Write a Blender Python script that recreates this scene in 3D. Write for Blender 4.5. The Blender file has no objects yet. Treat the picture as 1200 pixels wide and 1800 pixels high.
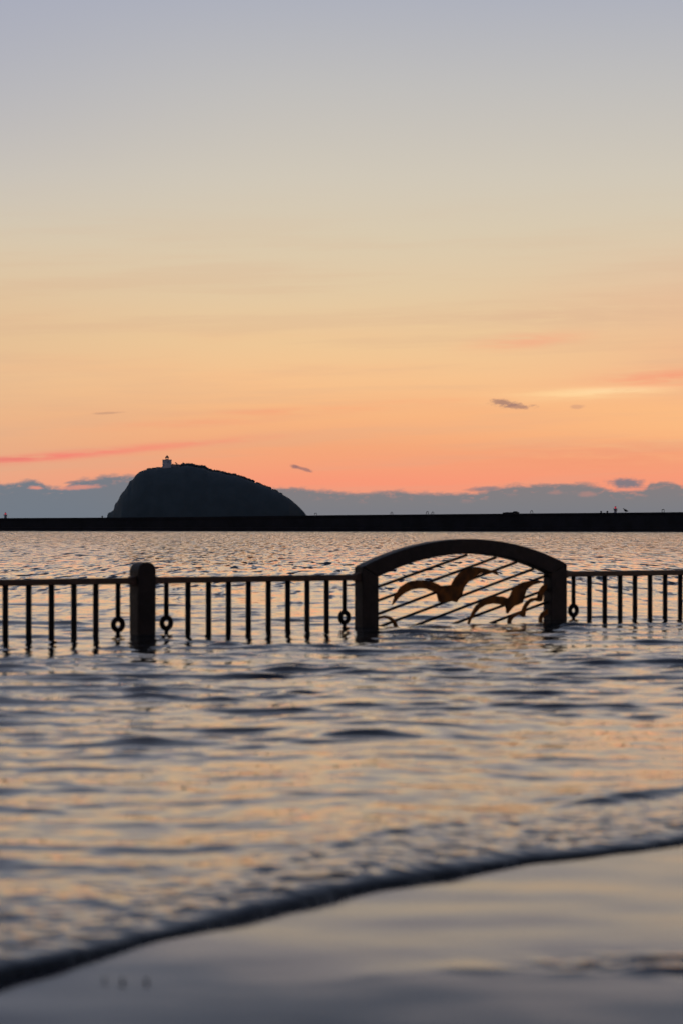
import bpy, bmesh, math, random
import numpy as np
from mathutils import Vector, Matrix

random.seed(7); rng = np.random.default_rng(53)
sc = bpy.context.scene
C = sc.collection

# ------------------------------------------------------------------ camera
F = 4250.0            # focal length in photograph pixels (85 mm on 36 mm height)
HY = 918.0            # photograph row of the horizon
H = 1.40              # eye height above the mean water level
cd = bpy.data.cameras.new('camera'); cam = bpy.data.objects.new('camera', cd); C.objects.link(cam)
cam.location = (0, 0, H); cam.rotation_euler = (math.radians(90), 0, 0)
cd.sensor_fit = 'VERTICAL'; cd.sensor_height = 36; cd.sensor_width = 24; cd.lens = 85
cd.shift_y = 18 / 1800
cd.clip_start = 0.1; cd.clip_end = 60000
cd.dof.use_dof = True; cd.dof.focus_distance = 115; cd.dof.aperture_fstop = 2.3
sc.camera = cam
sc.view_settings.view_transform = 'Standard'; sc.view_settings.look = 'None'
sc.view_settings.exposure = 0; sc.view_settings.gamma = 1
sc.cycles.max_bounces = 4; sc.cycles.use_denoising = True
sc.cycles.sample_clamp_indirect = 4
sc.cycles.use_adaptive_sampling = True; sc.cycles.adaptive_threshold = .03; sc.cycles.adaptive_min_samples = 20

def lin(c):
    return tuple(((v / 255) / 12.92 if v / 255 <= .04045 else ((v / 255 + .055) / 1.055) ** 2.4) for v in c)
def lin4(c): return lin(c) + (1.0,)

class G:
    """small helper for writing node graphs"""
    def __init__(s, t): s.t = t
    def n(s, kind, **kw):
        x = s.t.nodes.new(kind)
        for k, v in kw.items(): setattr(x, k, v)
        return x
    def put(s, sock, v):
        if isinstance(v, bpy.types.NodeSocket): s.t.links.new(v, sock)
        elif v is not None: sock.default_value = v
    def m(s, op, a, b=None, c=None, clamp=False):
        x = s.n('ShaderNodeMath', operation=op, use_clamp=clamp)
        for i, v in enumerate((a, b, c)): s.put(x.inputs[i], v)
        return x.outputs[0]
    def mix(s, f, a, b):
        x = s.n('ShaderNodeMix', data_type='RGBA')
        s.put(x.inputs[0], f); s.put(x.inputs[6], a); s.put(x.inputs[7], b)
        return x.outputs[2]
    def sm(s, v, a, b):
        x = s.n('ShaderNodeMapRange', interpolation_type='SMOOTHSTEP')
        s.put(x.inputs[0], v); s.put(x.inputs[1], a); s.put(x.inputs[2], b)
        return x.outputs[0]
    def ramp(s, f, stops):
        x = s.n('ShaderNodeValToRGB'); e = x.color_ramp.elements
        for i, (p, c) in enumerate(stops):
            q = e[i] if i < 2 else e.new(p)
            q.position = p; q.color = c
        s.put(x.inputs[0], f); return x.outputs[0]
    def xyz(s, x, y, z=0.0):
        q = s.n('ShaderNodeCombineXYZ')
        for i, v in enumerate((x, y, z)): s.put(q.inputs[i], v)
        return q.outputs[0]
    def noise(s, vec, scale=1.0, detail=3.0, rough=.5, out=0):
        q = s.n('ShaderNodeTexNoise'); s.put(q.inputs['Vector'], vec)
        q.inputs['Scale'].default_value = scale; q.inputs['Detail'].default_value = detail
        q.inputs['Roughness'].default_value = rough
        return q.outputs[out]

# ------------------------------------------------------------------ dusk sky
w = bpy.data.worlds.new('World'); sc.world = w; w.use_nodes = True
t = w.node_tree; t.nodes.clear(); g = G(t)
tc = g.n('ShaderNodeTexCoord'); sp = g.n('ShaderNodeSeparateXYZ'); t.links.new(tc.outputs['Generated'], sp.inputs[0])
dx, dy, dz = sp.outputs
u = g.m('MULTIPLY', g.m('ARCTAN2', dx, dy), F)          # azimuth, in 1/4250 rad
v = g.m('MULTIPLY', g.m('ARCSINE', dz), F)              # elevation, in 1/4250 rad
VM = math.pi / 2 * F
tt = g.m('SQRT', g.m('DIVIDE', g.m('MAXIMUM', v, 0.0), VM))
def stops(l): return [(math.sqrt(a / VM), lin4(c)) for a, c in l]
zen = [(2900, (70, 81, 106)), (4500, (45, 55, 78)), (6670, (36, 46, 68))]
west = stops([(30, (247, 146, 120)), (73, (248, 153, 120)), (133, (244, 168, 122)), (190, (247, 183, 130)), (253, (246, 195, 143)),
              (320, (238, 200, 152)), (403, (227, 201, 164)), (500, (218, 202, 175)), (600, (209, 200, 184)), (760, (192, 190, 188)),
              (903, (175, 178, 189)), (1300, (149, 156, 173)), (1900, (110, 120, 142))] + zen)
east = stops([(0, (84, 88, 108)), (400, (108, 100, 116)), (900, (104, 107, 130)), (1900, (82, 92, 115))] + zen)
base = g.mix(g.sm(dy, -.5, .75), g.ramp(tt, east), g.ramp(tt, west))
# cooler and more lavender towards the south, warmer towards the sunset point in the north-west
base = g.mix(g.m('MULTIPLY', g.m('MULTIPLY', g.sm(u, 0.0, -900.0), g.sm(v, 350.0, 850.0)), .45), base, lin4((158, 163, 186)))
base = g.mix(g.m('MULTIPLY', g.m('MULTIPLY', g.sm(u, 150.0, 1000.0), g.m('MULTIPLY', g.sm(v, 560.0, 330.0), g.sm(v, 170.0, 240.0))), .5), base, lin4((238, 164, 134)))
base = g.mix(g.m('MULTIPLY', g.m('MULTIPLY', g.sm(u, 0.0, 900.0), g.m('MULTIPLY', g.sm(v, 260.0, 180.0), g.sm(v, 90.0, 150.0))), .8), base, lin4((255, 192, 132)))
base = g.mix(g.m('MULTIPLY', g.m('MULTIPLY', g.sm(u, 0.0, -900.0), g.sm(v, 520.0, 330.0)), .55), base, lin4((216, 182, 148)))
# slow uneven banding of the upper air
bn = g.noise(g.xyz(g.m('DIVIDE', u, 700.0), g.m('DIVIDE', v, 70.0)), 1.0, 3.0)
base = g.mix(g.m('MULTIPLY', g.m('MULTIPLY', g.sm(bn, .45, .75), .18), g.sm(v, 520.0, 150.0)), base, lin4((246, 160, 122)))
bn3 = g.noise(g.xyz(g.m('DIVIDE', u, 520.0), g.m('DIVIDE', g.m('SUBTRACT', v, g.m('MULTIPLY', u, .03)), 34.0), 5.0), 1.0, 4.0, .55)
base = g.mix(g.m('MULTIPLY', g.m('MULTIPLY', g.sm(bn3, .44, .66), g.sm(v, 620.0, 380.0)), .22), base, lin4((214, 172, 142)))
wn = g.noise(g.xyz(g.m('DIVIDE', u, 90.0), g.m('DIVIDE', v, 10.0)), 1.0, 4.0, .6)
wn2 = g.noise(g.xyz(g.m('DIVIDE', u, 16.0), g.m('DIVIDE', v, 7.0)), 1.0, 4.0, .6)
def streak(col, px, py, su, sv, slope, strength, color, rag=.0, pw=2.0):
    du = g.m('SUBTRACT', u, px - 600.0)
    dv = g.m('SUBTRACT', g.m('SUBTRACT', v, HY - py), g.m('MULTIPLY', du, slope))
    e = g.m('ADD', g.m('POWER', g.m('ABSOLUTE', g.m('DIVIDE', du, su)), pw), g.m('POWER', g.m('ABSOLUTE', g.m('DIVIDE', dv, sv)), pw))
    k = g.m('POWER', 2.71828, g.m('MULTIPLY', e, -1.0))
    if rag:
        k = g.sm(g.m('ADD', k, g.m('MULTIPLY', g.m('MULTIPLY', g.m('SUBTRACT', wn2, .5), rag), g.sm(k, .02, .3))), .2, .9)
    else:
        k = g.m('MULTIPLY', k, g.sm(wn, .2, .62))
    return g.mix(g.m('MULTIPLY', k, strength, clamp=True), col, lin4(color))
for a in ((100, 803, 190, 7, .09, .75, (246, 120, 112)), (330, 781, 150, 6, .09, .45, (247, 140, 116)),
          (20, 808, 60, 5, .06, .5, (226, 112, 108)),
          (510, 723, 140, 6, .03, .55, (247, 156, 118)), (330, 745, 170, 7, .05, .4, (246, 156, 120)),
          (1060, 690, 150, 10, .05, 1.3, (255, 210, 152)), (1080, 688, 80, 5, .05, 1.0, (255, 220, 166)),
          (1190, 668, 130, 16, .04, .75, (247, 150, 118)), (930, 601, 95, 13, .08, .65, (246, 170, 134)),
          (1080, 800, 240, 26, .02, .45, (240, 142, 112)), (760, 705, 160, 5, .03, .35, (246, 168, 124)),
          (1050, 555, 300, 26, .02, .5, (222, 182, 148)), (850, 745, 240, 10, .03, .3, (249, 178, 128))):
    base = streak(base, *a)
for a in ((884, 709, 26, 7, -.06, .8, (160, 122, 112), 1.7), (908, 715, 30, 5, -.02, .75, (162, 124, 114), 1.7),
          (519, 820, 9, 4, -.05, .8, (150, 112, 110), 1.0), (532, 824, 20, 3.6, -.3, .8, (158, 116, 112), 1.2), (192, 727, 30, 2.6, .06, .45, (176, 134, 116), .7),
          (1012, 716, 14, 4.5, .03, .45, (196, 146, 124), .8)):
    base = streak(base, *a)
# low bank of cloud along the horizon
fc = g.n('ShaderNodeFloatCurve'); cv = fc.mapping.curves[0]
TOP = [(0, 851), (22, 857), (43, 847), (56, 843.5), (70, 846), (106, 857), (125, 851), (134, 846), (165, 841), (190, 836), (215, 835.6),
       (260, 838), (330, 845), (420, 852), (480, 858), (493, 856), (560, 860.6), (640, 866), (690, 862), (740, 866), (820, 866), (850, 864),
       (862, 858), (900, 853), (950, 851), (1000, 849), (1047, 853), (1062, 859), (1080, 862), (1100, 862), (1122, 861), (1134, 856),
       (1142, 848), (1165, 847), (1188, 851), (1200, 858)]
for i, (px, py) in enumerate(TOP):
    x, y = px / 1200, (HY - py) / 120
    if i == 0: cv.points[0].location = (x, y)
    elif i == len(TOP) - 1: cv.points[1].location = (x, y)
    else: cv.points.new(x, y)
fc.mapping.update()
g.put(fc.inputs['Value'], g.m('DIVIDE', g.m('ADD', u, 600.0), 1200.0, clamp=True))
outside = g.sm(g.m('ABSOLUTE', u), 600.0, 1200.0)
big = g.noise(g.xyz(g.m('DIVIDE', u, 180.0), 0.0), 1.0, 4.0)
vtop = g.m('ADD', g.m('MULTIPLY', fc.outputs[0], 120.0), g.m('MULTIPLY', outside, g.m('MULTIPLY', g.m('SUBTRACT', big, .5), 70.0)))
bnz = g.noise(g.xyz(g.m('DIVIDE', u, 26.0), g.m('DIVIDE', v, 11.0)), 1.0, 5.0, .62)
edge = g.m('SUBTRACT', g.m('ADD', vtop, g.m('MULTIPLY', g.m('SUBTRACT', bnz, .5), 20.0)), v)
bank = g.sm(edge, -4.0, 6.0)
thin = g.m('SUBTRACT', 1.0, g.m('MULTIPLY', g.m('MULTIPLY', g.sm(bnz, .52, .68), g.sm(edge, 26.0, 4.0)), .35))   # gaps near the upper edge
bcol = g.ramp(g.m('DIVIDE', v, 90.0), [(0, lin4((121, 123, 132))), (.35, lin4((127, 126, 130))), (.75, lin4((134, 126, 127)))])
bcol = g.mix(g.m('MULTIPLY', g.sm(u, -100.0, -520.0), .75), bcol, lin4((112, 123, 135)))
bcol = g.mix(g.m('SUBTRACT', 1.0, g.sm(dy, -.2, .7)), bcol, lin4((82, 88, 104)))
sky = g.mix(g.m('MULTIPLY', bank, thin), base, bcol)
for a in ((1098, 850, 36, 10, -.03, .95, (126, 122, 130), 1.0), (832, 861, 20, 3.5, .0, .6, (158, 124, 122), .9), (852, 859, 26, 5, .03, .8, (138, 126, 130), .9),
          (66, 858, 15, 3.5, -.05, .75, (236, 150, 128), .8), (142, 857, 42, 5, .06, .75, (228, 148, 128), .9), (1030, 869, 18, 6, .0, .45, (196, 140, 128), .9),
          (975, 866, 16, 4, .0, .35, (190, 138, 128), .9), (1105, 861, 30, 3.2, .02, .6, (232, 146, 124), .8), (130, 848, 16, 3, .1, .7, (128, 122, 130), .7)):
    sky = streak(sky, *a)
w.cycles.sampling_method = 'NONE'
bg = g.n('ShaderNodeBackground'); t.links.new(sky, bg.inputs[0]); bg.inputs[1].default_value = 1.0
wo = g.n('ShaderNodeOutputWorld'); t.links.new(bg.outputs[0], wo.inputs[0])

# the sun has gone down behind the cloud bank: only a trace of wide, warm light
sd = bpy.data.lights.new('sun', 'SUN'); sun = bpy.data.objects.new('sun', sd); C.objects.link(sun)
sd.energy = .03; sd.angle = math.radians(25); sd.color = (1, .62, .38)
sun.rotation_euler = (Vector((.06, 1, .06)).to_track_quat('Z', 'Y')).to_euler()

# ------------------------------------------------------------------ materials
def mat(name, col, rough=.6, var=.25, scale=6.0, metal=0.0, ior=1.45, bump=0.0, col2=None, emit=None, spec=.5):
    m = bpy.data.materials.new(name); m.use_nodes = True; q = G(m.node_tree)
    b = m.node_tree.nodes['Principled BSDF']
    tcn = q.n('ShaderNodeTexCoord')
    nz = q.noise(tcn.outputs['Object'], scale, 5.0, .6)
    c2 = col2 or tuple(c * (1 - var) for c in col)
    q.put(b.inputs['Base Color'], q.mix(q.sm(nz, .35, .65), tuple(col) + (1,), tuple(c2) + (1,)))
    q.put(b.inputs['Roughness'], q.m('ADD', q.m('MULTIPLY', q.m('SUBTRACT', nz, .5), .25), rough))
    b.inputs['Metallic'].default_value = metal; b.inputs['IOR'].default_value = ior; b.inputs['Specular IOR Level'].default_value = spec
    if bump:
        bn_ = q.n('ShaderNodeBump'); bn_.inputs['Strength'].default_value = bump; bn_.inputs['Distance'].default_value = .01
        q.put(bn_.inputs['Height'], q.noise(tcn.outputs['Object'], scale * 6, 4.0)); m.node_tree.links.new(bn_.outputs[0], b.inputs['Normal'])
    if emit:
        b.inputs['Emission Color'].default_value = tuple(emit[0]) + (1,); b.inputs['Emission Strength'].default_value = emit[1]
    return m

M = {
    'rail': mat('brown_painted_steel', (.055, .028, .014), .42, .45, 9, bump=.3),
    'bar': mat('dark_painted_steel', (.008, .010, .014), .5, .4, 12, spec=.2),
    'baluster': mat('baluster_paint', (.012, .008, .006), .5, .45, 10, bump=.2, spec=.15),
    'post': mat('dark_weathered_post', (.011, .009, .009), .5, .45, 7, bump=.6, spec=.28),
    'gullplate': mat('rusty_bronze_plate', (.22, .072, .006), .55, .0, 7, col2=(.08, .030, .006), spec=.2),
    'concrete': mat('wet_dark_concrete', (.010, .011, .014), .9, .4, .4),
    'rock': mat('dark_rock_and_scrub', (.042, .066, .076), .95, .12, .12),
    'leaf': mat('dark_scrub', (.042, .066, .076), .95, .12, .6),
    'white': mat('weathered_white_paint', (.40, .42, .45), .7, .2, .8),
    'roof': mat('dark_lantern_roof', (.035, .03, .03), .5, .3, 2),
    'glass': mat('lantern_glass', (.5, .4, .3), .1, .1, 2),
    'beacon': mat('pale_beacon_paint', (.22, .22, .24), .7, .2, .8),
    'red': mat('red_lantern', (.45, .03, .04), .4, .1, 2, emit=((.9, .06, .10), .35)),
    'iron': mat('dark_iron', (.03, .028, .028), .6, .3, 6),
    'feather': mat('dark_feathers', (.02, .02, .022), .8, .4, 9),
}
# clear lantern panes so that the sky shows through
gm = M['glass'].node_tree.nodes['Principled BSDF']; gm.inputs['Transmission Weight'].default_value = .9; gm.inputs['IOR'].default_value = 1.02; gm.inputs['Alpha'].default_value = .2

# water: dark body, mirror surface, small ripples
def water_mat():
    m = bpy.data.materials.new('sea_water'); m.use_nodes = True; q = G(m.node_tree); b = m.node_tree.nodes['Principled BSDF']
    b.inputs['Base Color'].default_value = (.016, .017, .016, 1); b.inputs['IOR'].default_value = 1.333
    b.inputs['Roughness'].default_value = .035
    ge = q.n('ShaderNodeNewGeometry'); s_ = q.n('ShaderNodeSeparateXYZ'); m.node_tree.links.new(ge.outputs['Position'], s_.inputs[0])
    X, Y, Z = s_.outputs
    far = q.sm(Y, 30.0, 120.0)
    def slope(sx, sy, seed, det=2.0):
        c = q.n('ShaderNodeTexNoise'); q.put(c.inputs['Vector'], q.xyz(q.m('MULTIPLY', X, sx), q.m('MULTIPLY', Y, sy), seed))
        c.inputs['Scale'].default_value = 1; c.inputs['Detail'].default_value = det
        k = q.n('ShaderNodeSeparateColor'); m.node_tree.links.new(c.outputs['Color'], k.inputs[0])
        return q.m('SUBTRACT', k.outputs[0], .5), q.m('SUBTRACT', k.outputs[1], .5)
    a = slope(5.0, 9.0, 0.0); c = slope(.8, 1.7, 7.0, 3.0)
    near_k = .22
    e_ = slope(3.2, .30, 3.0, 3.0)
    vf = q.sm(Y, 26.0, 75.0)
    sx = q.m('ADD', q.m('MULTIPLY', a[0], near_k), q.m('MULTIPLY', c[0], q.m('MULTIPLY', far, .4)))
    sy = q.m('ADD', q.m('MULTIPLY', a[1], near_k), q.m('MULTIPLY', c[1], q.m('MULTIPLY', far, .35)))
    tail = q.m('MULTIPLY', q.sm(e_[1], .05, .20), .42)
    sy = q.m('ADD', sy, q.m('MULTIPLY', vf, q.m('SUBTRACT', q.m('SUBTRACT', q.m('MULTIPLY', e_[0], .55), .034), tail)))
    va = q.n('ShaderNodeVectorMath', operation='ADD'); m.node_tree.links.new(ge.outputs['Normal'], va.inputs[0]); q.put(va.inputs[1], q.xyz(sx, sy, 0.0))
    nn = q.n('ShaderNodeVectorMath', operation='NORMALIZE'); m.node_tree.links.new(va.outputs[0], nn.inputs[0])
    m.node_tree.links.new(nn.outputs[0], b.inputs['Normal'])
    return m
def shore_mat():
    m = bpy.data.materials.new('wet_pavement'); m.use_nodes = True; q = G(m.node_tree); b = m.node_tree.nodes['Principled BSDF']
    ge = q.n('ShaderNodeNewGeometry'); s_ = q.n('ShaderNodeSeparateXYZ'); m.node_tree.links.new(ge.outputs['Position'], s_.inputs[0])
    X, Y, Z = s_.outputs
    n1 = q.noise(ge.outputs['Position'], 3.0, 6.0, .6)
    q.put(b.inputs['Base Color'], q.mix(n1, (.016, .017, .020, 1), (.032, .031, .032, 1)))
    b.inputs['IOR'].default_value = 1.333
    q.put(b.inputs['Roughness'], q.m('ADD', .07, q.m('MULTIPLY', n1, .10)))
    c = q.n('ShaderNodeTexNoise'); q.put(c.inputs['Vector'], q.xyz(q.m('MULTIPLY', X, 1.6), q.m('MULTIPLY', Y, 4.0)))
    c.inputs['Scale'].default_value = 1; c.inputs['Detail'].default_value = 3
    k = q.n('ShaderNodeSeparateColor'); m.node_tree.links.new(c.outputs['Color'], k.inputs[0])
    sx = q.m('MULTIPLY', q.m('SUBTRACT', k.outputs[0], .5), .05); sy = q.m('MULTIPLY', q.m('SUBTRACT', k.outputs[1], .5), .07)
    va = q.n('ShaderNodeVectorMath', operation='ADD'); m.node_tree.links.new(ge.outputs['Normal'], va.inputs[0]); q.put(va.inputs[1], q.xyz(sx, sy, 0.0))
    nn = q.n('ShaderNodeVectorMath', operation='NORMALIZE'); m.node_tree.links.new(va.outputs[0], nn.inputs[0])
    m.node_tree.links.new(nn.outputs[0], b.inputs['Normal'])
    return m
M['sea'] = water_mat(); M['shore'] = shore_mat()

# ------------------------------------------------------------------ object helpers
def link(o, parent=None):
    C.objects.link(o)
    if parent is not None: o.parent = parent
    return o
def thing(name, label, cat, loc=(0, 0, 0), rotz=0.0, group=None):
    o = bpy.data.objects.new(name, None); link(o); o.empty_display_size = .3
    o.location = loc; o.rotation_euler = (0, 0, rotz); o['label'] = label; o['category'] = cat
    if group: o['group'] = group
    return o
def obj(name, bm, m, parent=None, smooth=False):
    me = bpy.data.meshes.new(name); bmesh.ops.recalc_face_normals(bm, faces=bm.faces[:]); bm.to_mesh(me); bm.free()
    me.materials.append(M[m])
    if smooth: me.shade_smooth()
    return link(bpy.data.objects.new(name, me), parent)
def tag(o, label, cat, group=None):
    o['label'] = label; o['category'] = cat
    if group: o['group'] = group
    return o
def grid_obj(name, P, m, quads):
    me = bpy.data.meshes.new(name); nv = len(P); nq = len(quads)
    me.vertices.add(nv); me.vertices.foreach_set('co', P.astype(np.float32).ravel())
    me.loops.add(nq * 4); me.loops.foreach_set('vertex_index', quads.astype(np.int32).ravel())
    me.polygons.add(nq); me.polygons.foreach_set('loop_start', np.arange(0, nq * 4, 4, dtype=np.int32))
    me.update(calc_edges=True); me.shade_smooth(); me.materials.append(M[m])
    return link(bpy.data.objects.new(name, me))
def quads_of(nr, nc):
    i = np.arange(nr - 1)[:, None] * nc + np.arange(nc - 1)[None, :]
    return np.stack([i, i + 1, i + nc + 1, i + nc], -1).reshape(-1, 4)
def box(bm, x0, x1, y0, y1, z0, z1, bev=0.0):
    r = bmesh.ops.create_cube(bm, size=1)
    vs = r['verts']
    for q in vs:
        q.co = Vector((x0 + (q.co.x + .5) * (x1 - x0), y0 + (q.co.y + .5) * (y1 - y0), z0 + (q.co.z + .5) * (z1 - z0)))
    if bev:
        es = {e for q in vs for e in q.link_edges}
        bmesh.ops.bevel(bm, geom=list(es), offset=bev, segments=2, affect='EDGES', profile=.5)
    return bm
def tube(bm, pts, r, seg=10):
    rings = []
    for i, p in enumerate(pts):
        p = Vector(p); a = Vector(pts[max(i - 1, 0)]); b = Vector(pts[min(i + 1, len(pts) - 1)])
        d = (b - a).normalized(); ref = Vector((0, 1, 0)) if abs(d.y) < .9 else Vector((1, 0, 0))
        s = d.cross(ref).normalized(); tt_ = d.cross(s)
        rr = r[i] if isinstance(r, (list, tuple)) else r
        rings.append([bm.verts.new(p + rr * (math.cos(k * 2 * math.pi / seg) * s + math.sin(k * 2 * math.pi / seg) * tt_)) for k in range(seg)])
    for A, B in zip(rings, rings[1:]):
        for k in range(seg): bm.faces.new((A[k], A[(k + 1) % seg], B[(k + 1) % seg], B[k]))
    bm.faces.new(rings[0]); bm.faces.new(rings[-1][::-1]); return bm
def lathe(bm, prof, seg=20, c=(0, 0, 0)):
    rings = []
    for r, z in prof:
        rings.append([bm.verts.new((c[0] + r * math.cos(k * 2 * math.pi / seg), c[1] + r * math.sin(k * 2 * math.pi / seg), c[2] + z)) for k in range(seg)])
    for A, B in zip(rings, rings[1:]):
        for k in range(seg): bm.faces.new((A[k], A[(k + 1) % seg], B[(k + 1) % seg], B[k]))
    bm.faces.new(rings[0][::-1]); bm.faces.new(rings[-1]); return bm
def torus(bm, c, R, r, seg=24, ms=10, sx=1.0):
    rings = []
    for i in range(seg):
        a = i * 2 * math.pi / seg
        rings.append([bm.verts.new((c[0] + sx * (R + r * math.cos(k * 2 * math.pi / ms)) * math.cos(a), c[1] + r * math.sin(k * 2 * math.pi / ms),
                                    c[2] + (R + r * math.cos(k * 2 * math.pi / ms)) * math.sin(a))) for k in range(ms)])
    for i in range(seg):
        A, B = rings[i], rings[(i + 1) % seg]
        for k in range(ms): bm.faces.new((A[k], A[(k + 1) % ms], B[(k + 1) % ms], B[k]))
    return bm
def plate(bm, poly, y0, y1, bev=0.0):
    """extrude an outline in the x-z plane from y0 to y1"""
    a = [bm.verts.new((x, y0, z)) for x, z in poly]; b = [bm.verts.new((x, y1, z)) for x, z in poly]
    fa = bm.faces.new(a); fb = bm.faces.new(b[::-1]); n = len(poly)
    for i in range(n): bm.faces.new((a[i], b[i], b[(i + 1) % n], a[(i + 1) % n]))
    if bev:
        es = list({e for f in (fa, fb) for e in f.edges})
        bmesh.ops.bevel(bm, geom=es, offset=bev, segments=2, affect='EDGES', profile=.5)
    ng = [f for f in bm.faces if len(f.verts) > 4]
    bmesh.ops.triangulate(bm, faces=ng); return bm

# ------------------------------------------------------------------ shore line (the toe of the incoming wave)
_fx = np.linspace(-60, 60, 6001)
_fy = np.interp(_fx, [-60, -8, -4, -2.5, -1.6, -1.06, -.84, -.6, -.31, 0, .34, .72, 1.11, 1.54, 2.5, 4, 8, 60], [3.0, 4.2, 5.6, 6.4, 7.15, 7.66, 8.03, 8.47, 8.85, 9.3, 9.72, 10.15, 10.5, 10.93, 11.8, 12.9, 14, 15])
_k = np.hanning(31); _k /= _k.sum(); _fy = np.convolve(np.pad(_fy, 15, 'edge'), _k, 'valid')
_w = sum(a * np.sin(_fx * f + p) for a, f, p in ((.035, 3.1, .4), (.016, 7.3, 1.9), (.009, 17., .7), (.005, 31., 2.2)))
_fy = _fy + _w
def S(X, Y): return (Y - np.interp(X, _fx, _fy)) * .62            # metres seaward of the toe
def sstep(x, a, b):
    q = np.clip((x - a) / (b - a), 0, 1); return q * q * (3 - 2 * q)

GZ = -.045                                                          # pavement level at the toe
def ground_z(X, Y):
    s = S(X, Y)
    return np.where(s < 0, GZ - .018 * np.clip(8.6 - Y, 0, 2.3) ** 2 - .07 * np.clip(6.3 - Y, 0, 2), np.maximum(GZ - .05 * s, -.5))

# sea surface
ys = [3.2]
while ys[-1] < 6.2: ys.append(ys[-1] * 1.012)
while ys[-1] < 12.5: ys.append(ys[-1] * 1.0013)
while ys[-1] < 36: ys.append(ys[-1] * 1.0025)
while ys[-1] < 420: ys.append(ys[-1] * 1.0046)
while ys[-1] < 26000: ys.append(ys[-1] * 1.12)
ys = np.array(ys)
uu = np.concatenate([[-7, -4, -2.6, -1.8, -1.35, -1.12], np.linspace(-1, 1, 470), [1.12, 1.35, 1.8, 2.6, 4, 7]])
Y = np.repeat(ys[:, None], len(uu), 1); X = uu[None, :] * (.175 * ys[:, None] + 1.25)
s = S(X, Y)
dY = np.gradient(ys)[:, None]
Z = np.zeros_like(X)
dense = 1 - sstep(np.abs(uu), 1.0, 1.3)[None, :]
amp = (.24 + .76 * sstep(s, .2, 7.5)) * sstep(s, .05, .8)
NW = 84
lam = np.exp(rng.uniform(math.log(.20), math.log(1.5), NW))
th = rng.normal(0, 1, NW) * np.where(lam > .7, .22, .44) + .04
kx = 2 * math.pi / lam * np.sin(th); ky = 2 * math.pi / lam * np.cos(th)
ph = rng.uniform(0, 2 * math.pi, NW)
SL = .108 * math.sqrt(2 / NW) * np.where(lam > .85, .58, 1.05)
for i in range(NW):
    att = sstep(lam[i] / dY, 2.4, 5.0)
    rows = np.nonzero(att[:, 0] > .01)[0]
    if len(rows) == 0: continue
    r = slice(0, rows[-1] + 1)
    Z[r] += att[r] * SL[i] * lam[i] / (2 * math.pi) * np.sin(kx[i] * X[r] + ky[i] * Y[r] + ph[i])
sig = max(Z[(ys > 8) & (ys < 30)].std(), 1e-6)
Z = Z + .22 * (Z * Z / sig - sig) * (Y < 420)                       # sharper crests, flatter troughs
grp = sum(a * np.sin(X * fx + Y * fy + p) for a, fx, fy, p in ((.22, .9, 1.7, .3), (.2, -1.3, 1.1, 2.0), (.18, .5, -2.6, 4.0), (.16, 2.1, .8, 1.1), (.14, -.4, 3.3, 5.0)))
Z *= amp * dense * np.where(Y < 60, np.clip(1 + grp * .8, .45, 1.45), 1)
# the incoming bore, its turbulent skirt and a second low crest behind it
near = slice(0, int(np.searchsorted(ys, 22)))
Xn, Yn, sn = X[near], Y[near], s[near]
prof = np.where(sn < 0, -.035, -.035 + (.056 + .005 * np.sin(Xn * 4.1 + 1) + .002 * np.sin(Xn * 11.3)) * (1 - .35 * sstep(Xn, .3, 1.4) - .3 * sstep(-Xn, .1, 1.0)) * (.5 * (1 - np.exp(-np.maximum(sn, 0) / .045)) + .5 * (1 - np.exp(-np.maximum(sn, 0) / .5)))) + GZ * 0
bore = prof - (.0 + .004 * sstep(sn, .1, 1.2)) * (sn > 0)
rip = np.zeros_like(Xn)
for i in range(46):
    l = math.exp(rng.uniform(math.log(.05), math.log(.26))); a = rng.uniform(0, 2 * math.pi); p = rng.uniform(0, 6.28)
    rip += .17 * math.sqrt(2 / 46) * l / 6.283 * np.sin(6.283 / l * (Xn * math.cos(a) + Yn * math.sin(a)) + p)
rip *= sstep(sn, .02, .2) * (np.exp(-np.maximum(sn, 0) / .55) * .95 + .10 * np.exp(-np.maximum(sn, 0) / 3))
def crest(s0, h_, wf, wb, mask):
    d = sn - s0
    return h_ * np.where(d < 0, np.exp(-(d / wf) ** 2), np.exp(-(d / wb) ** 2)) * mask
wob = .12 * np.sin(Xn * 2.1 + .5) + .05 * np.sin(Xn * 5.3)
rip += crest(.62 + wob, .011, .07, .35, sstep(Xn, -.7, .1) * (1 - .6 * sstep(Xn, .9, 1.3)))
rip += crest(.95 + .25 * wob, .032, .08, .5, sstep(Xn, .95, 1.35))
rip += crest(2.3 + 1.2 * wob, .015, .22, .8, .6 + .4 * np.sin(Xn * 1.3))
rip += crest(4.2 - wob, .018, .25, .9, .5 + .5 * np.sin(Xn * .9 + 1.0))
Z[near] += np.where(sn < .085, bore, bore) + rip
Z[near] = np.where(sn < 0, GZ - .03 - .5 * np.clip(-sn - .02, 0, 1), Z[near] + GZ + .035 + .01 * 1 - .0 + sstep(sn, .3, 3.0) * .0)
# settle the bore zone onto the mean level further out
lift = np.zeros_like(Z); lift[near] = Z[near] * 0
base_near = (GZ + .045 - .035 + .056 - .004)
Z[near] = np.where(sn > 0, Z[near] - base_near * sstep(sn, .2, 3.0), Z[near])
sea = grid_obj('sea', np.stack([X, Y, Z], -1).reshape(-1, 3), 'sea', quads_of(*X.shape)); sea['kind'] = 'structure'

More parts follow.
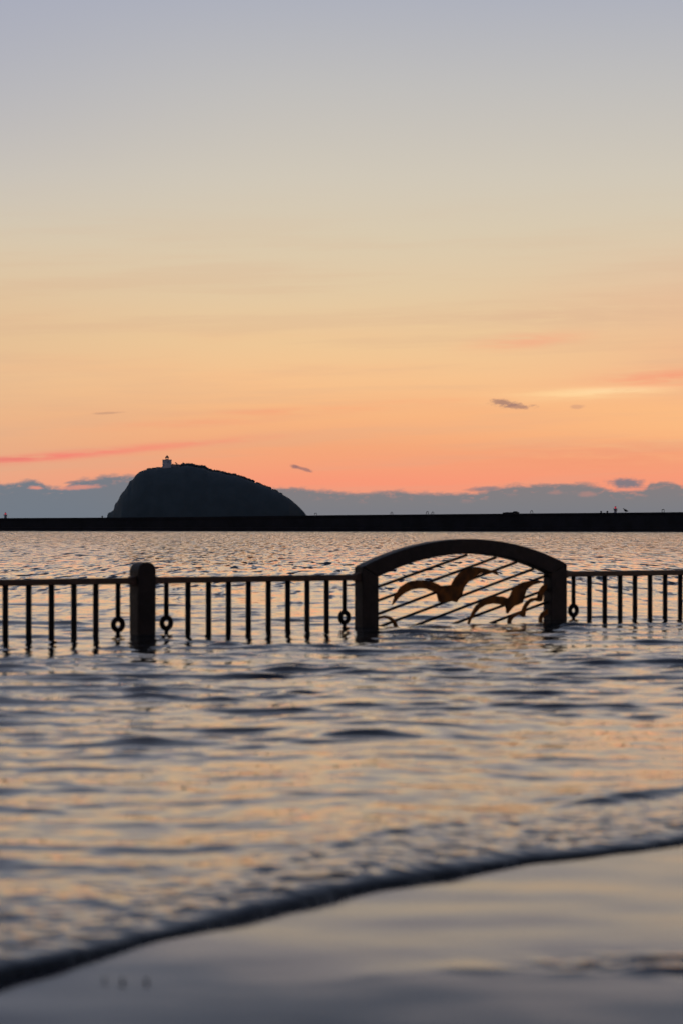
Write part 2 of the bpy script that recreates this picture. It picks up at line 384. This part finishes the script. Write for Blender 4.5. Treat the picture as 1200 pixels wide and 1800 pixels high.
# wet pavement in front, dropping away as the bed under the sea
gx = np.concatenate([[-400, -60, -20, -8, -4], np.linspace(-2.6, 2.6, 300), [4, 8, 20, 60, 400]])
gy = np.concatenate([[-60, -20, -5, 1], np.linspace(3.5, 12.5, 520), [14, 16, 20, 26, 34, 60, 200, 460]])
GX, GY = np.meshgrid(gx, gy)
GG = ground_z(GX, GY)
fine = (np.abs(GX) < 3) & (GY > 3.4) & (GY < 12.6)
# thin edge left by an earlier wash, with a few tumbled ripples
ly = .24 + np.interp(GX, [-3, -1.0, -.6, 0, .35, .7, .95, 1.3, 3], [7.1, 7.42, 7.40, 7.44, 7.60, 7.68, 7.62, 7.68, 7.9]) + .02 * np.sin(GX * 9) + .012 * np.sin(GX * 23)
d = GY - ly
GG += fine * (.0022 + .0030 * np.maximum(np.sin(GX * 14.1 + 2.0 * np.sin(GX * 3.7)), -.3) * sstep(GX, -.2, .4)) * (.25 + .75 * sstep(GX, -.1, .4)) * np.where(d < 0, np.exp(-(d / .035) ** 2), np.exp(-(d / .12) ** 2))
tum = np.zeros_like(GX)
for i in range(40):
    l = math.exp(rng.uniform(math.log(.06), math.log(.25))); a = rng.normal(1.57, .7); p = rng.uniform(0, 6.28)
    tum += .24 * math.sqrt(2 / 40) * l / 6.283 * np.sin(6.283 / l * (GX * math.cos(a) + GY * math.sin(a)) + p)
GG += fine * tum * np.exp(-((GX - 1.12) / .42) ** 2 - ((GY - 7.95) / .13) ** 2)
for i in range(26):
    l = math.exp(rng.uniform(math.log(.4), math.log(1.6))); a = rng.normal(1.2, .5); p = rng.uniform(0, 6.28)
    GG += fine * .010 * math.sqrt(2 / 26) * l / 6.283 * np.sin(6.283 / l * (GX * math.cos(a) + GY * math.sin(a)) + p)
shore = grid_obj('shore', np.stack([GX, GY, GG], -1).reshape(-1, 3), 'shore', quads_of(*GX.shape)); shore['kind'] = 'structure'
# a few scraps of weed left on the wet pavement
def scrap(px, py, r):
    D = (H - GZ) * F / (py - HY); r *= .3; bm = bmesh.new()
    for k in range(4):
        a = random.uniform(0, 6.28)
        tube(bm, [(r * .5 * math.cos(a) * q, r * .4 * math.sin(a) * q, .004 + .008 * math.sin(q * 3.0)) for q in (-1, -.4, .3, 1)], [r * .12, r * .25, r * .22, r * .08], 6)
    o = obj('weed_scrap', bm, 'leaf', smooth=True); o.location = ((px - 600) / F * D, D, float(ground_z(np.array((px - 600) / F * D), np.array(D))) + .002); return o
for px, py, r, lb in ((185, 1716, .035, 'leftmost dark weed scrap on the wet pavement'), (216, 1718, .05, 'larger dark weed scrap, second from left on the wet pavement'),
                      (258, 1718, .05, 'third dark weed scrap from left along the wash line')):
    tag(scrap(px, py, r), lb, 'seaweed', 'weed scraps on the wet pavement')

# ------------------------------------------------------------------ promenade fence standing in the water
A0 = Vector((-3.82, 27.55)) * 1.045; U = Vector((.7754, .6314)); NF = Vector((.6314, -.7754))     # start, direction, front normal
RZ = math.atan2(U.y, U.x); BED = -.5
def on_fence(px, py=None, off=0.0):
    """photograph pixel -> (t along the fence, z) on the plane 'off' metres in front of the centre line"""
    a = A0 + NF * off; k = (px - 600) / F
    tq = (k * a.y - a.x) / (U.x - U.y * k)
    Yd = a.y + U.y * tq
    return (tq, None if py is None else H + (HY - py) / F * Yd)
def fence_thing(name, label, cat, t0, group=None):
    p = A0 + U * t0
    return thing(name, label, cat, (p.x, p.y, BED), RZ, group)

def rail_top(tq): return RT0 + (RT1 - RT0) * tq / TL
TL = on_fence(1195)[0]; RT0 = on_fence(10, 1018.5)[1]; RT1 = on_fence(1195, 1001.5)[1]
RH = .080
def railing(label, px_list, t_start, t_end, rings):
    th_ = fence_thing('railing', label, 'railing', t_start, 'railing bays along the flooded promenade')
    Ln = t_end - t_start
    bm = bmesh.new(); box(bm, 0, Ln, -.045, .045, -RH, 0, .012)
    for q in bm.verts: q.co.z += rail_top(t_start + q.co.x) - BED
    obj('top_rail', bm, 'rail', th_)
    bm = bmesh.new(); box(bm, 0, Ln, -.03, .03, .12, .17, .006); obj('bottom_rail', bm, 'rail', th_)
    for e in (0, 1):
        if (e == 0 and t_start < 0.0) or (e == 1 and t_end > TL): continue
        xb = .03 if e == 0 else Ln - .03
        z = rail_top(t_start + xb) - BED
        bm = bmesh.new(); box(bm, xb - .028, xb + .028, -.055, .055, z - RH - .012, z + .014, .008); obj('bracket', bm, 'rail', th_)
    for px in px_list:
        tq = on_fence(px)[0]; z1 = rail_top(tq) - RH - BED + .01; x = tq - t_start
        if px in rings:
            bm = bmesh.new(); zc = on_fence(px, rings[px])[1] - BED
            tube(bm, [(x, 0, zc + .055), (x, 0, z1)], .031, 12)
            b = obj('baluster', bm, 'baluster', th_, True)
            bm = bmesh.new(); torus(bm, (x, 0, zc), .068, .033, 28, 12); obj('ring', bm, 'baluster', b, True)
            bm = bmesh.new(); tube(bm, [(x, 0, 0), (x, 0, zc - .05)], .027, 12); obj('stem', bm, 'baluster', b, True)
        else:
            bm = bmesh.new(); tube(bm, [(x, 0, 0), (x, 0, z1)], .036, 14); obj('baluster', bm, 'baluster', th_, True)
    return th_
PW, PD = .255, .19                                                # bollard width and depth
bol_t0 = on_fence(243.5, off=PD / 2)[0]; bol_t1 = on_fence(274.5, off=PD / 2)[0]
ar0 = on_fence(637, off=.09)[0]; ar1 = on_fence(996.5, off=.09)[0]
railing('railing bay left of the round topped bollard, cut by the picture edge', [-31, 10, 51, 91, 130.5, 169, 208], on_fence(-60)[0], bol_t0, {208: 1098})
railing('middle railing bay between the round topped bollard and the arched panel', [293, 331, 367, 402, 437, 472, 506, 540, 574, 605], bol_t1, ar0, {293: 1095, 605: 1085})
railing('railing bay right of the arched gull panel', [1007, 1035, 1062, 1089, 1115, 1141.5, 1168, 1194.5, 1220, 1245], ar1, on_fence(1260)[0], {1007: 1073})

# round topped bollard
bt = fence_thing('bollard', 'stout dark bollard with a rounded top standing in the water', 'bollard', (bol_t0 + bol_t1) / 2)
hw = (bol_t1 - bol_t0) / 2; ztop = on_fence(258, 988, PD / 2)[1] - BED
prof_ = [(-hw, 0), (hw, 0)]
rr = hw * .95
for k in range(0, 25):
    a = math.pi * k / 24; c_ = math.copysign(abs(math.cos(a)) ** .92, math.cos(a)); s_ = math.sin(a) ** .92
    prof_.append((hw * c_, ztop - rr + rr * s_))
bm = bmesh.new(); plate(bm, prof_, -PD / 2, PD / 2, .012); obj('post', bm, 'post', bt)
for sd_ in (-1, 1):
    z = rail_top(bol_t0) - BED
    bm = bmesh.new(); box(bm, sd_ * (hw + .004) - .012, sd_ * (hw + .004) + .012, -.06, .06, z - RH - .02, z + .02, .006); obj('rail_socket', bm, 'rail', bt)

# arched panel with cut-out gulls
AD = .18
at = fence_thing('arched_panel', 'dark arched panel with cutout gulls over slanting bars, standing in water', 'fence panel', (ar0 + ar1) / 2)
tc0 = (ar0 + ar1) / 2
def loc(px, py, off=0.0):
    a, z = on_fence(px, py, off); return (a - tc0, z - BED)
xl, zl = loc(637, 997, AD / 2); xr, zr = loc(996.5, 991, AD / 2); xm, zm = loc(815, 947.5, AD / 2)
xil = loc(665.5, 1000, AD / 2)[0]; xir = loc(969, 1000, AD / 2)[0]
zs = (zl + zr) / 2; hwid = (xr - xl) / 2; xc = (xl + xr) / 2
rise = zm - zs; R1 = (hwid ** 2 + rise ** 2) / (2 * rise)
def arc(x, top, R): return top - R + math.sqrt(max(R * R - (x - xc) ** 2, 0))
TH = .205
zit = zm - TH; hin = (xir - xil) / 2; zsi = zs - .135
rin = zit - zsi; R2 = (hin ** 2 + rin ** 2) / (2 * rin)
N_ = 40
outer = [(xl + (xr - xl) * i / N_, arc(xl + (xr - xl) * i / N_, zm, R1)) for i in range(N_ + 1)]
inner = [(xil + (xir - xil) * i / N_, zit - R2 + math.sqrt(max(R2 * R2 - (xil + (xir - xil) * i / N_ - (xil + xir) / 2) ** 2, 0))) for i in range(N_ + 1)]
bm = bmesh.new(); a_ = outer + inner[::-1]
fr = []
for yy in (-AD / 2, AD / 2):
    fr.append(([bm.verts.new((x, yy, z)) for x, z in outer], [bm.verts.new((x, yy, z)) for x, z in inner]))
for i in range(N_):
    (o0, i0), (o1, i1) = fr
    bm.faces.new((o0[i], o0[i + 1], i0[i + 1], i0[i])); bm.faces.new((o1[i + 1], o1[i], i1[i], i1[i + 1]))
    bm.faces.new((o0[i], o1[i], o1[i + 1], o0[i + 1])); bm.faces.new((i0[i], i0[i + 1], i1[i + 1], i1[i]))
for i in (0, N_):
    bm.faces.new((o0[i], i0[i], i1[i], o1[i]))
arch = obj('arch', bm, 'post', at)
bv = arch.modifiers.new('bevel', 'BEVEL'); bv.width = .012; bv.segments = 2; bv.limit_method = 'ANGLE'
for (x0, x1, za, zb) in ((xl + .003, xil, outer[0][1] - .003, inner[0][1]), (xir, xr - .003, inner[-1][1], outer[-1][1] - .003)):
    bm = bmesh.new(); plate(bm, [(x0, 0), (x1, 0), (x1, zb - .002), (x0, za - .002)], -AD / 2 + .003, AD / 2 - .003, .008); obj('post', bm, 'post', at)
for sd_, xx in ((-1, xl), (1, xr)):
    z = rail_top(tc0 + xx) - BED
    bm = bmesh.new(); box(bm, xx - .010, xx + .014, -.06, .06, z - RH - .02, z + .02, .006); obj('rail_socket', bm, 'rail', at)
def Q(zx, zy): return (600 + zx / 2.857, 930 + zy / 2.857)
for (a, b) in (((180, 292), (630, 130)), ((180, 361), (775, 143)), ((180, 429), (878, 167)), ((180, 495), (965, 200)), ((300, 512), (1030, 233)), ((500, 500), (1050, 296)), ((700, 492), (1050, 360))):
    p, q_ = loc(*Q(*a)), loc(*Q(*b))
    dr = ((q_[0] - p[0]), (q_[1] - p[1])); ex = .35
    if p[0] > xil + .1: p = (p[0] - dr[0] * .12, p[1] - dr[1] * .12)
    bm = bmesh.new(); tube(bm, [(p[0], .012, p[1]), (q_[0], .012, q_[1])], .020, 10); obj('slanting_bar', bm, 'bar', at, True)
gulls = {
 1: [(247, 382), (262, 335), (290, 290), (330, 265), (375, 256), (420, 258), (460, 268), (495, 285), (520, 300), (538, 298), (545, 280), (560, 250), (585, 220), (620, 200), (665, 192), (710, 196), (745, 207), (768, 208), (776, 218), (783, 232), (768, 228), (752, 220), (725, 218), (690, 224), (660, 240), (632, 264), (612, 287), (598, 312), (592, 328), (604, 335), (592, 345), (582, 352), (572, 368), (550, 362), (520, 362), (495, 368), (482, 366), (492, 350), (500, 345), (480, 325), (455, 308), (420, 300), (385, 298), (345, 305), (310, 322), (280, 347), (258, 374)],
 2: [(625, 474), (634, 455), (650, 415), (668, 385), (695, 362), (730, 345), (765, 337), (800, 338), (830, 348), (840, 335), (850, 310), (870, 285), (900, 268), (935, 260), (965, 262), (985, 258), (1002, 264), (985, 272), (955, 280), (930, 297), (905, 322), (892, 345), (888, 360), (902, 370), (880, 380), (860, 387), (845, 402), (828, 424), (820, 420), (822, 390), (790, 378), (750, 374), (715, 382), (685, 400), (660, 428), (645, 452), (636, 476)],
 3: [(828, 470), (828, 452), (850, 433), (875, 418), (898, 412), (905, 390), (920, 365), (945, 347), (975, 343), (985, 346), (982, 325), (987, 305), (1002, 284), (1022, 276), (1024, 300), (1006, 318), (1000, 362), (985, 364), (960, 359), (938, 370), (920, 397), (913, 442), (900, 440), (886, 430), (862, 440), (848, 455), (842, 472)],
 4: [(176, 442), (190, 437), (212, 433), (240, 440), (265, 460), (280, 500), (264, 500), (250, 466), (230, 452), (208, 446), (190, 449), (176, 455)],
 5: [(1026, 402), (1010, 410), (995, 422), (984, 444), (984, 470), (998, 470), (1001, 446), (1012, 434), (1026, 428)],
}
for k, poly in gulls.items():
    P_ = [loc(*Q(*q_)) for q_ in poly]
    P_ = P_ if sum((P_[i][0] * P_[(i + 1) % len(P_)][1] - P_[(i + 1) % len(P_)][0] * P_[i][1]) for i in range(len(P_))) > 0 else P_[::-1]
    bm = bmesh.new(); plate(bm, P_, -.024 - .002 * k, -.008); o = obj('gull_cutout', bm, 'gullplate', at)
    o['label'] = {1: 'large bronze flying gull cutout, left of centre', 2: 'bronze flying gull cutout lower on the right', 3: 'small gull cutout against the right post',
                  4: 'curved wing cutout at the foot of the left post', 5: 'curved wing tip at the foot of the right post'}[k]

# ------------------------------------------------------------------ breakwater
def bwD(px): return 396 + (363 - 396) * px / 1200
def bwP(px): D = bwD(px); return Vector(((px - 600) / F * D, D))
def bwTop(px):
    py = np.interp(px, [-3000, 0, 388, 392, 1200, 4000], [919, 910.8, 908.8, 907.2, 900.2, 886]); return H + (HY - py) / F * bwD(px)
brk = thing('breakwater', 'long low black breakwater wall across the harbour under the horizon', 'breakwater', (bwP(600).x, bwP(600).y, -2.0))
O = Vector((bwP(600).x, bwP(600).y, -2.0))
st = [-1800, -900, -300, 0, 200, 389.5, 390.5, 600, 800, 1000, 1200, 1600, 2400, 3000]
rows_ = []
bm = bmesh.new()
for px in st:
    p = bwP(px); zt = bwTop(px); n = Vector((.07, .997))
    rows_.append([bm.verts.new(Vector((p.x + n.x * o_, p.y + n.y * o_, z)) - O) for o_, z in ((-.25, -2), (-.25, .5), (0, .55), (0, zt - .3), (-.12, zt - .28), (-.12, zt), (.9, zt), (1.0, zt - .9), (4.5, zt - .95), (4.7, -2))])
for A_, B_ in zip(rows_, rows_[1:]):
    for k in range(len(A_) - 1): bm.faces.new((A_[k], B_[k], B_[k + 1], A_[k + 1]))
bm.faces.new(rows_[0]); bm.faces.new(rows_[-1][::-1])
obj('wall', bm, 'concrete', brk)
def on_wall(px, dy_=.35):
    p = bwP(px); return Vector((p.x, p.y + dy_, bwTop(px)))
rings_ = [(555, 'mooring ring nearest the foot of the island on the breakwater', .34), (688, 'mooring ring alone on the middle of the breakwater', .36), (750.5, 'left one of the close pair of mooring rings on the breakwater', .42),
          (760, 'right one of the close pair of mooring rings on the breakwater', .36), (934, 'mooring ring on the breakwater right of the low rope heap', .42), (1165, 'rightmost mooring ring on the breakwater beyond the gull', .46)]
for px, lb, hh in rings_:
    bm = bmesh.new(); tube(bm, [(.16 * math.cos(a), 0, hh - .16 + .16 * math.sin(a)) if 0 <= a <= math.pi else (.16 * math.cos(a), 0, 0) for a in [-.01] + [math.pi * k / 10 for k in range(11)] + [math.pi + .01]], .045, 8)
    o = obj('mooring_ring', bm, 'iron', smooth=True); o.location = on_wall(px); tag(o, lb, 'mooring ring', 'mooring rings along the breakwater')
# rope heap
rh = thing('rope_heap', 'low dark heap of rope lying on the breakwater top', 'rope heap', on_wall(897))
for x, z, r in ((-.95, .07, .22), (-.55, .1, .25), (.0, .09, .3), (.45, .12, .28), (.72, .26, .26), (1.0, .12, .25)):
    bm = bmesh.new(); torus(bm, (0, 0, 0), r, .10, 18, 8)
    o = obj('coil', bm, 'iron', rh, True); o.location = (x, 0, z); o.rotation_euler = (math.pi / 2 + random.uniform(-.15, .15), 0, 0)
for px, lb in ((180, 'short iron bollard on the breakwater left of the island'), (1056, 'left one of two stubby iron bollards beside the right beacon'), (1067, 'stubby iron bollard on the breakwater close to the right beacon')):
    bm = bmesh.new(); lathe(bm, [(.14, 0), (.11, .08), (.10, .16), (.17, .2), (.17, .25), (.06, .28)], 14)
    o = obj('mooring_bollard', bm, 'iron', smooth=True); o.location = on_wall(px); tag(o, lb, 'mooring bollard', 'mooring bollards on the breakwater')
# gull standing on the wall, facing left
gl = thing('gull', 'dark gull standing on the breakwater beside the right beacon', 'gull', on_wall(1099))
bm = bmesh.new()
sec = [(.42, .17, .008, .008), (.34, .19, .04, .035), (.24, .22, .09, .085), (.12, .255, .12, .135), (-.02, .29, .13, .165), (-.13, .34, .12, .15), (-.19, .40, .085, .105), (-.215, .455, .07, .075), (-.24, .50, .068, .068), (-.28, .51, .055, .055), (-.315, .505, .026, .026), (-.35, .495, .018, .016), (-.395, .485, .005, .005)]
rings2 = []
for x, z, ry, rz_ in sec:
    rings2.append([bm.verts.new((x, ry * math.cos(k * math.pi / 6), z + rz_ * math.sin(k * math.pi / 6))) for k in range(12)])
for A_, B_ in zip(rings2, rings2[1:]):
    for k in range(12): bm.faces.new((A_[k], A_[(k + 1) % 12], B_[(k + 1) % 12], B_[k]))
bm.faces.new(rings2[0]); bm.faces.new(rings2[-1][::-1])
gl.scale = (1.15, 1.3, 1.15); obj('body', bm, 'feather', gl, True)
for sd_ in (-1, 1):
    bm = bmesh.new(); tube(bm, [(.03, sd_ * .035, .20), (.045, sd_ * .035, .10), (.02, sd_ * .035, .012), (-.05, sd_ * .04, .006)], [.016, .011, .011, .012], 8); obj('leg', bm, 'feather', gl, True)
    bm = bmesh.new(); wing = [(-.12, .33), (-.02, .37), (.12, .31), (.28, .235), (.44, .17), (.30, .19), (.12, .215), (-.04, .24), (-.11, .28)]
    plate(bm, wing, sd_ * .085 - .008, sd_ * .085 + .008); obj('wing', bm, 'feather', gl)

# ------------------------------------------------------------------ harbour beacons out at sea
def beacon(px, top_py, D, bw, label):
    X_ = (px - 600) / F * D; zt = H + (HY - top_py) / F * D; pm = D / F
    b = thing('beacon', label, 'beacon', (X_, D, -1.5), 0, 'harbour entrance beacons')
    k = zt + 1.5
    bm = bmesh.new(); lathe(bm, [(3.2, 0), (3.2, 2.6), (2.9, 2.9)], 24); obj('base', bm, 'concrete', b)
    r = bw * pm / 2; zb = k - 8.5 * pm + .0
    gal = k - 4.2 * pm
    bm = bmesh.new(); lathe(bm, [(r * 1.12, 2.9), (r * .95, gal)], 20); obj('tower', bm, 'beacon', b, True)
    bm = bmesh.new(); lathe(bm, [(r * .95, gal - 1.4), (r * 1.5, gal - 1.0), (r * 1.5, gal - .85)], 20); obj('gallery', bm, 'beacon', b)
    for i in range(8):
        a = i * math.pi / 4
        bm = bmesh.new(); tube(bm, [(r * 1.42 * math.cos(a), r * 1.42 * math.sin(a), gal - .85), (r * 1.42 * math.cos(a), r * 1.42 * math.sin(a), gal + .15)], .06, 6); obj('gallery_post', bm, 'beacon', b)
    bm = bmesh.new(); lathe(bm, [(r * .72, gal), (r * .72, k - 1.2 * pm)], 16); ln = obj('lantern', bm, 'red', b, True)
    bm = bmesh.new(); lathe(bm, [(r * .85, 0), (r * .45, .7 * pm), (.05, 1.2 * pm)], 16, (0, 0, k - 1.2 * pm)); obj('lantern_roof', bm, 'roof', ln, True)
beacon(1080.7, 889.8, 1800, 5.0, 'small pale beacon tower with red lantern near the standing gull')
beacon(10.2, 900.5, 1800, 4.4, 'small beacon tower with lit red lantern at the far left')

# ------------------------------------------------------------------ island
DI = 1500.0; KI = DI / F
OUT = [(74, 444), (85, 418), (92, 395), (110, 388), (125, 375), (130, 345), (142, 335), (150, 322), (160, 300), (170, 285), (184, 272), (195, 255), (204, 240), (208, 228), (226, 218), (240, 195), (262, 177), (290, 167), (345, 163), (360, 156), (470, 152), (490, 147),
       (510, 144), (540, 150), (600, 160), (630, 176), (680, 180), (720, 192), (770, 200), (800, 210), (850, 229), (900, 248), (950, 267), (1000, 291), (1050, 321), (1090, 355), (1120, 385), (1140, 412), (1160, 444)]
ox = np.array([(160 + a / 3 - 600) * KI for a, b in OUT]); oz = np.array([H + (HY - (770 + b / 3)) * KI for a, b in OUT]); oz[0] = oz[-1] = -1.0
nx_, ny_ = 260, 90
ix = np.linspace(ox[0], ox[-1], nx_); top = np.interp(ix, ox, oz)
vv = np.linspace(-1, 1, ny_)
IX = np.repeat(ix[:, None], ny_, 1); VV = np.repeat(vv[None, :], nx_, 0)
along = (ix - ix[0]) / (ix[-1] - ix[0])
halfd = 34 * (np.clip(1 - np.abs(2 * along - .85) ** 2.6 * .55, .12, 1)) * np.clip(np.minimum(along, 1 - along) * 10, .12, 1)
IY = DI + VV * halfd[:, None]
cross = (1 - np.abs(VV) ** 2.6) ** .8
nzf = np.zeros_like(IX)
for i in range(60):
    l = math.exp(rng.uniform(math.log(3), math.log(22))); a = rng.uniform(0, 6.28); p = rng.uniform(0, 6.28)
    nzf += l * .018 * np.sin(6.283 / l * (IX * math.cos(a) + IY * math.sin(a)) + p)
IZ = -1 + (top[:, None] + 1) * cross + nzf * .35 * (1 - cross) * (cross > .02) - np.maximum(nzf, 0) * .1 * cross
island = grid_obj('island', np.stack([IX, IY, IZ], -1).reshape(-1, 3), 'rock', quads_of(ny_, nx_)[:, ::1] if False else quads_of(nx_, ny_)[:, ::-1]); island['kind'] = 'structure'
# low scrub over the island top, one uncountable mass
V_, F_ = [], []
ico = bmesh.new(); bmesh.ops.create_icosphere(ico, subdivisions=2, radius=1); iv = np.array([q.co[:] for q in ico.verts]); jf = np.array([[q.index for q in f.verts] for f in ico.faces]); ico.free()
nb = 0
for i in range(700):
    zx = random.uniform(300, 1010)
    if 352 < zx < 462 and random.random() < .9: continue
    if random.random() < .45: zx = random.uniform(475, 860)
    x_ = (160 + zx / 3 - 600) * KI; vq = abs(random.gauss(.0, .22)) - .05
    j = int(np.clip(np.searchsorted(ix, x_), 1, nx_ - 1)); z_ = -1 + (top[j] + 1) * max(1 - abs(vq) ** 2.6, 0) ** .8; y_ = DI + vq * halfd[j]
    sz = random.uniform(.35, 1.0) * (1.35 if 480 < zx < 640 else .8 if zx > 860 or zx < 350 else 1.0)
    loc_ = iv * (1 + rng.normal(0, .22, (len(iv), 1))) * np.array([sz * 1.1, sz * 1.1, sz]) + np.array([x_, y_, z_ + sz * .25])
    V_.append(loc_); F_.append(jf + nb); nb += len(iv)
me = bpy.data.meshes.new('scrub'); me.from_pydata(np.concatenate(V_).tolist(), [], np.concatenate(F_).tolist()); me.materials.append(M['leaf'])
scrub = link(bpy.data.objects.new('scrub', me)); scrub['kind'] = 'stuff'; scrub['label'] = 'low dark scrub and trees over the island top'; scrub['category'] = 'scrub'

# lighthouse on the island
def isl(px, py): return ((px - 600) * KI, H + (HY - py) * KI)
xw, zg = isl(294.6, 822.5)
lt = thing('lighthouse', 'square white lighthouse with domed lantern on top of the dark island', 'lighthouse', (xw, DI - 2, zg))
def dz_(py): return isl(0, py)[1] - zg
hw_ = 7.55 * KI
bm = bmesh.new(); box(bm, -hw_, hw_, -hw_, hw_, -2.5, dz_(808.9), .08); obj('tower', bm, 'white', lt)
bm = bmesh.new(); box(bm, -hw_ - .18, hw_ + .18, -hw_ - .18, hw_ + .18, dz_(808.9) + .003, dz_(808.2)); obj('parapet', bm, 'white', lt)
bm = bmesh.new(); lathe(bm, [(1.15, 0), (1.15, .25)], 16, (0, 0, dz_(808.2))); obj('lantern_base', bm, 'roof', lt)
zl0, zl1 = dz_(808.2) + .25, dz_(805.0)
lan = obj('lantern', lathe(bmesh.new(), [(.9, zl0), (.9, zl1)], 16), 'glass', lt, True)
for i in range(8):
    a = i * math.pi / 4 + .2
    bm = bmesh.new(); tube(bm, [(1.0 * math.cos(a), 1.0 * math.sin(a), zl0 - .02), (1.0 * math.cos(a), 1.0 * math.sin(a), zl1 + .05)], .07, 6); obj('glazing_bar', bm, 'roof', lan)
bm = bmesh.new(); lathe(bm, [(1.2, 0), (1.22, .1), (1.1, .5), (.75, .95), (.35, 1.3), (.16, 1.5), (.16, 1.7), (.05, 1.95)], 20, (0, 0, zl1)); dome = obj('dome', bm, 'roof', lt, True)
for xq in (.5,):
    bm = bmesh.new(); box(bm, .55, 1.05, -hw_ - .05, -hw_ + .1, dz_(813.8), dz_(811.8)); wd = obj('window', bm, 'roof', lt)
bm = bmesh.new(); x0, x1 = isl(276, 0)[0] - xw, -hw_ + .002
box(bm, x0, x1, -1.6, 2.2, -2.5, dz_(821.2), .05); obj('annex', bm, 'beacon', lt)
bm = bmesh.new(); x1 = isl(316.5, 0)[0] - xw
box(bm, hw_ - .002, x1, -1.8, 2.4, -2.5, dz_(816.3), .05); an = obj('annex', bm, 'beacon', lt)
bm = bmesh.new(); box(bm, hw_ + .6, hw_ + 1.1, -.3, .3, dz_(816.3) - .05, dz_(815.0)); obj('chimney', bm, 'roof', an)
# wind-bent tree beside it
xt, zt_ = isl(312.5, 819)
tr = thing('tree', 'small wind bent tree beside the lighthouse annex', 'tree', (xt, DI - 4.2, zt_ - 1.0))
bm = bmesh.new(); tube(bm, [(.1, 0, 0), (.0, 0, 1.2), (-.3, 0, 2.0), (-.6, 0, 2.6)], [.16, .13, .1, .05], 8); obj('trunk', bm, 'leaf', tr, True)
bm = bmesh.new()
for i in range(150):
    q = random.random(); c = Vector((-.95 + 1.15 * q + random.gauss(0, .16), random.gauss(0, .25), 3.0 - 1.05 * q + random.gauss(0, .2)))
    a = Vector((random.gauss(0, 1), random.gauss(0, 1), random.gauss(0, 1))).normalized() * .2; b = Vector((random.gauss(0, 1), random.gauss(0, 1), random.gauss(0, 1))).normalized() * .13
    bm.faces.new([bm.verts.new(c + a), bm.verts.new(c + b), bm.verts.new(c - a), bm.verts.new(c - b)])
obj('crown', bm, 'leaf', tr)
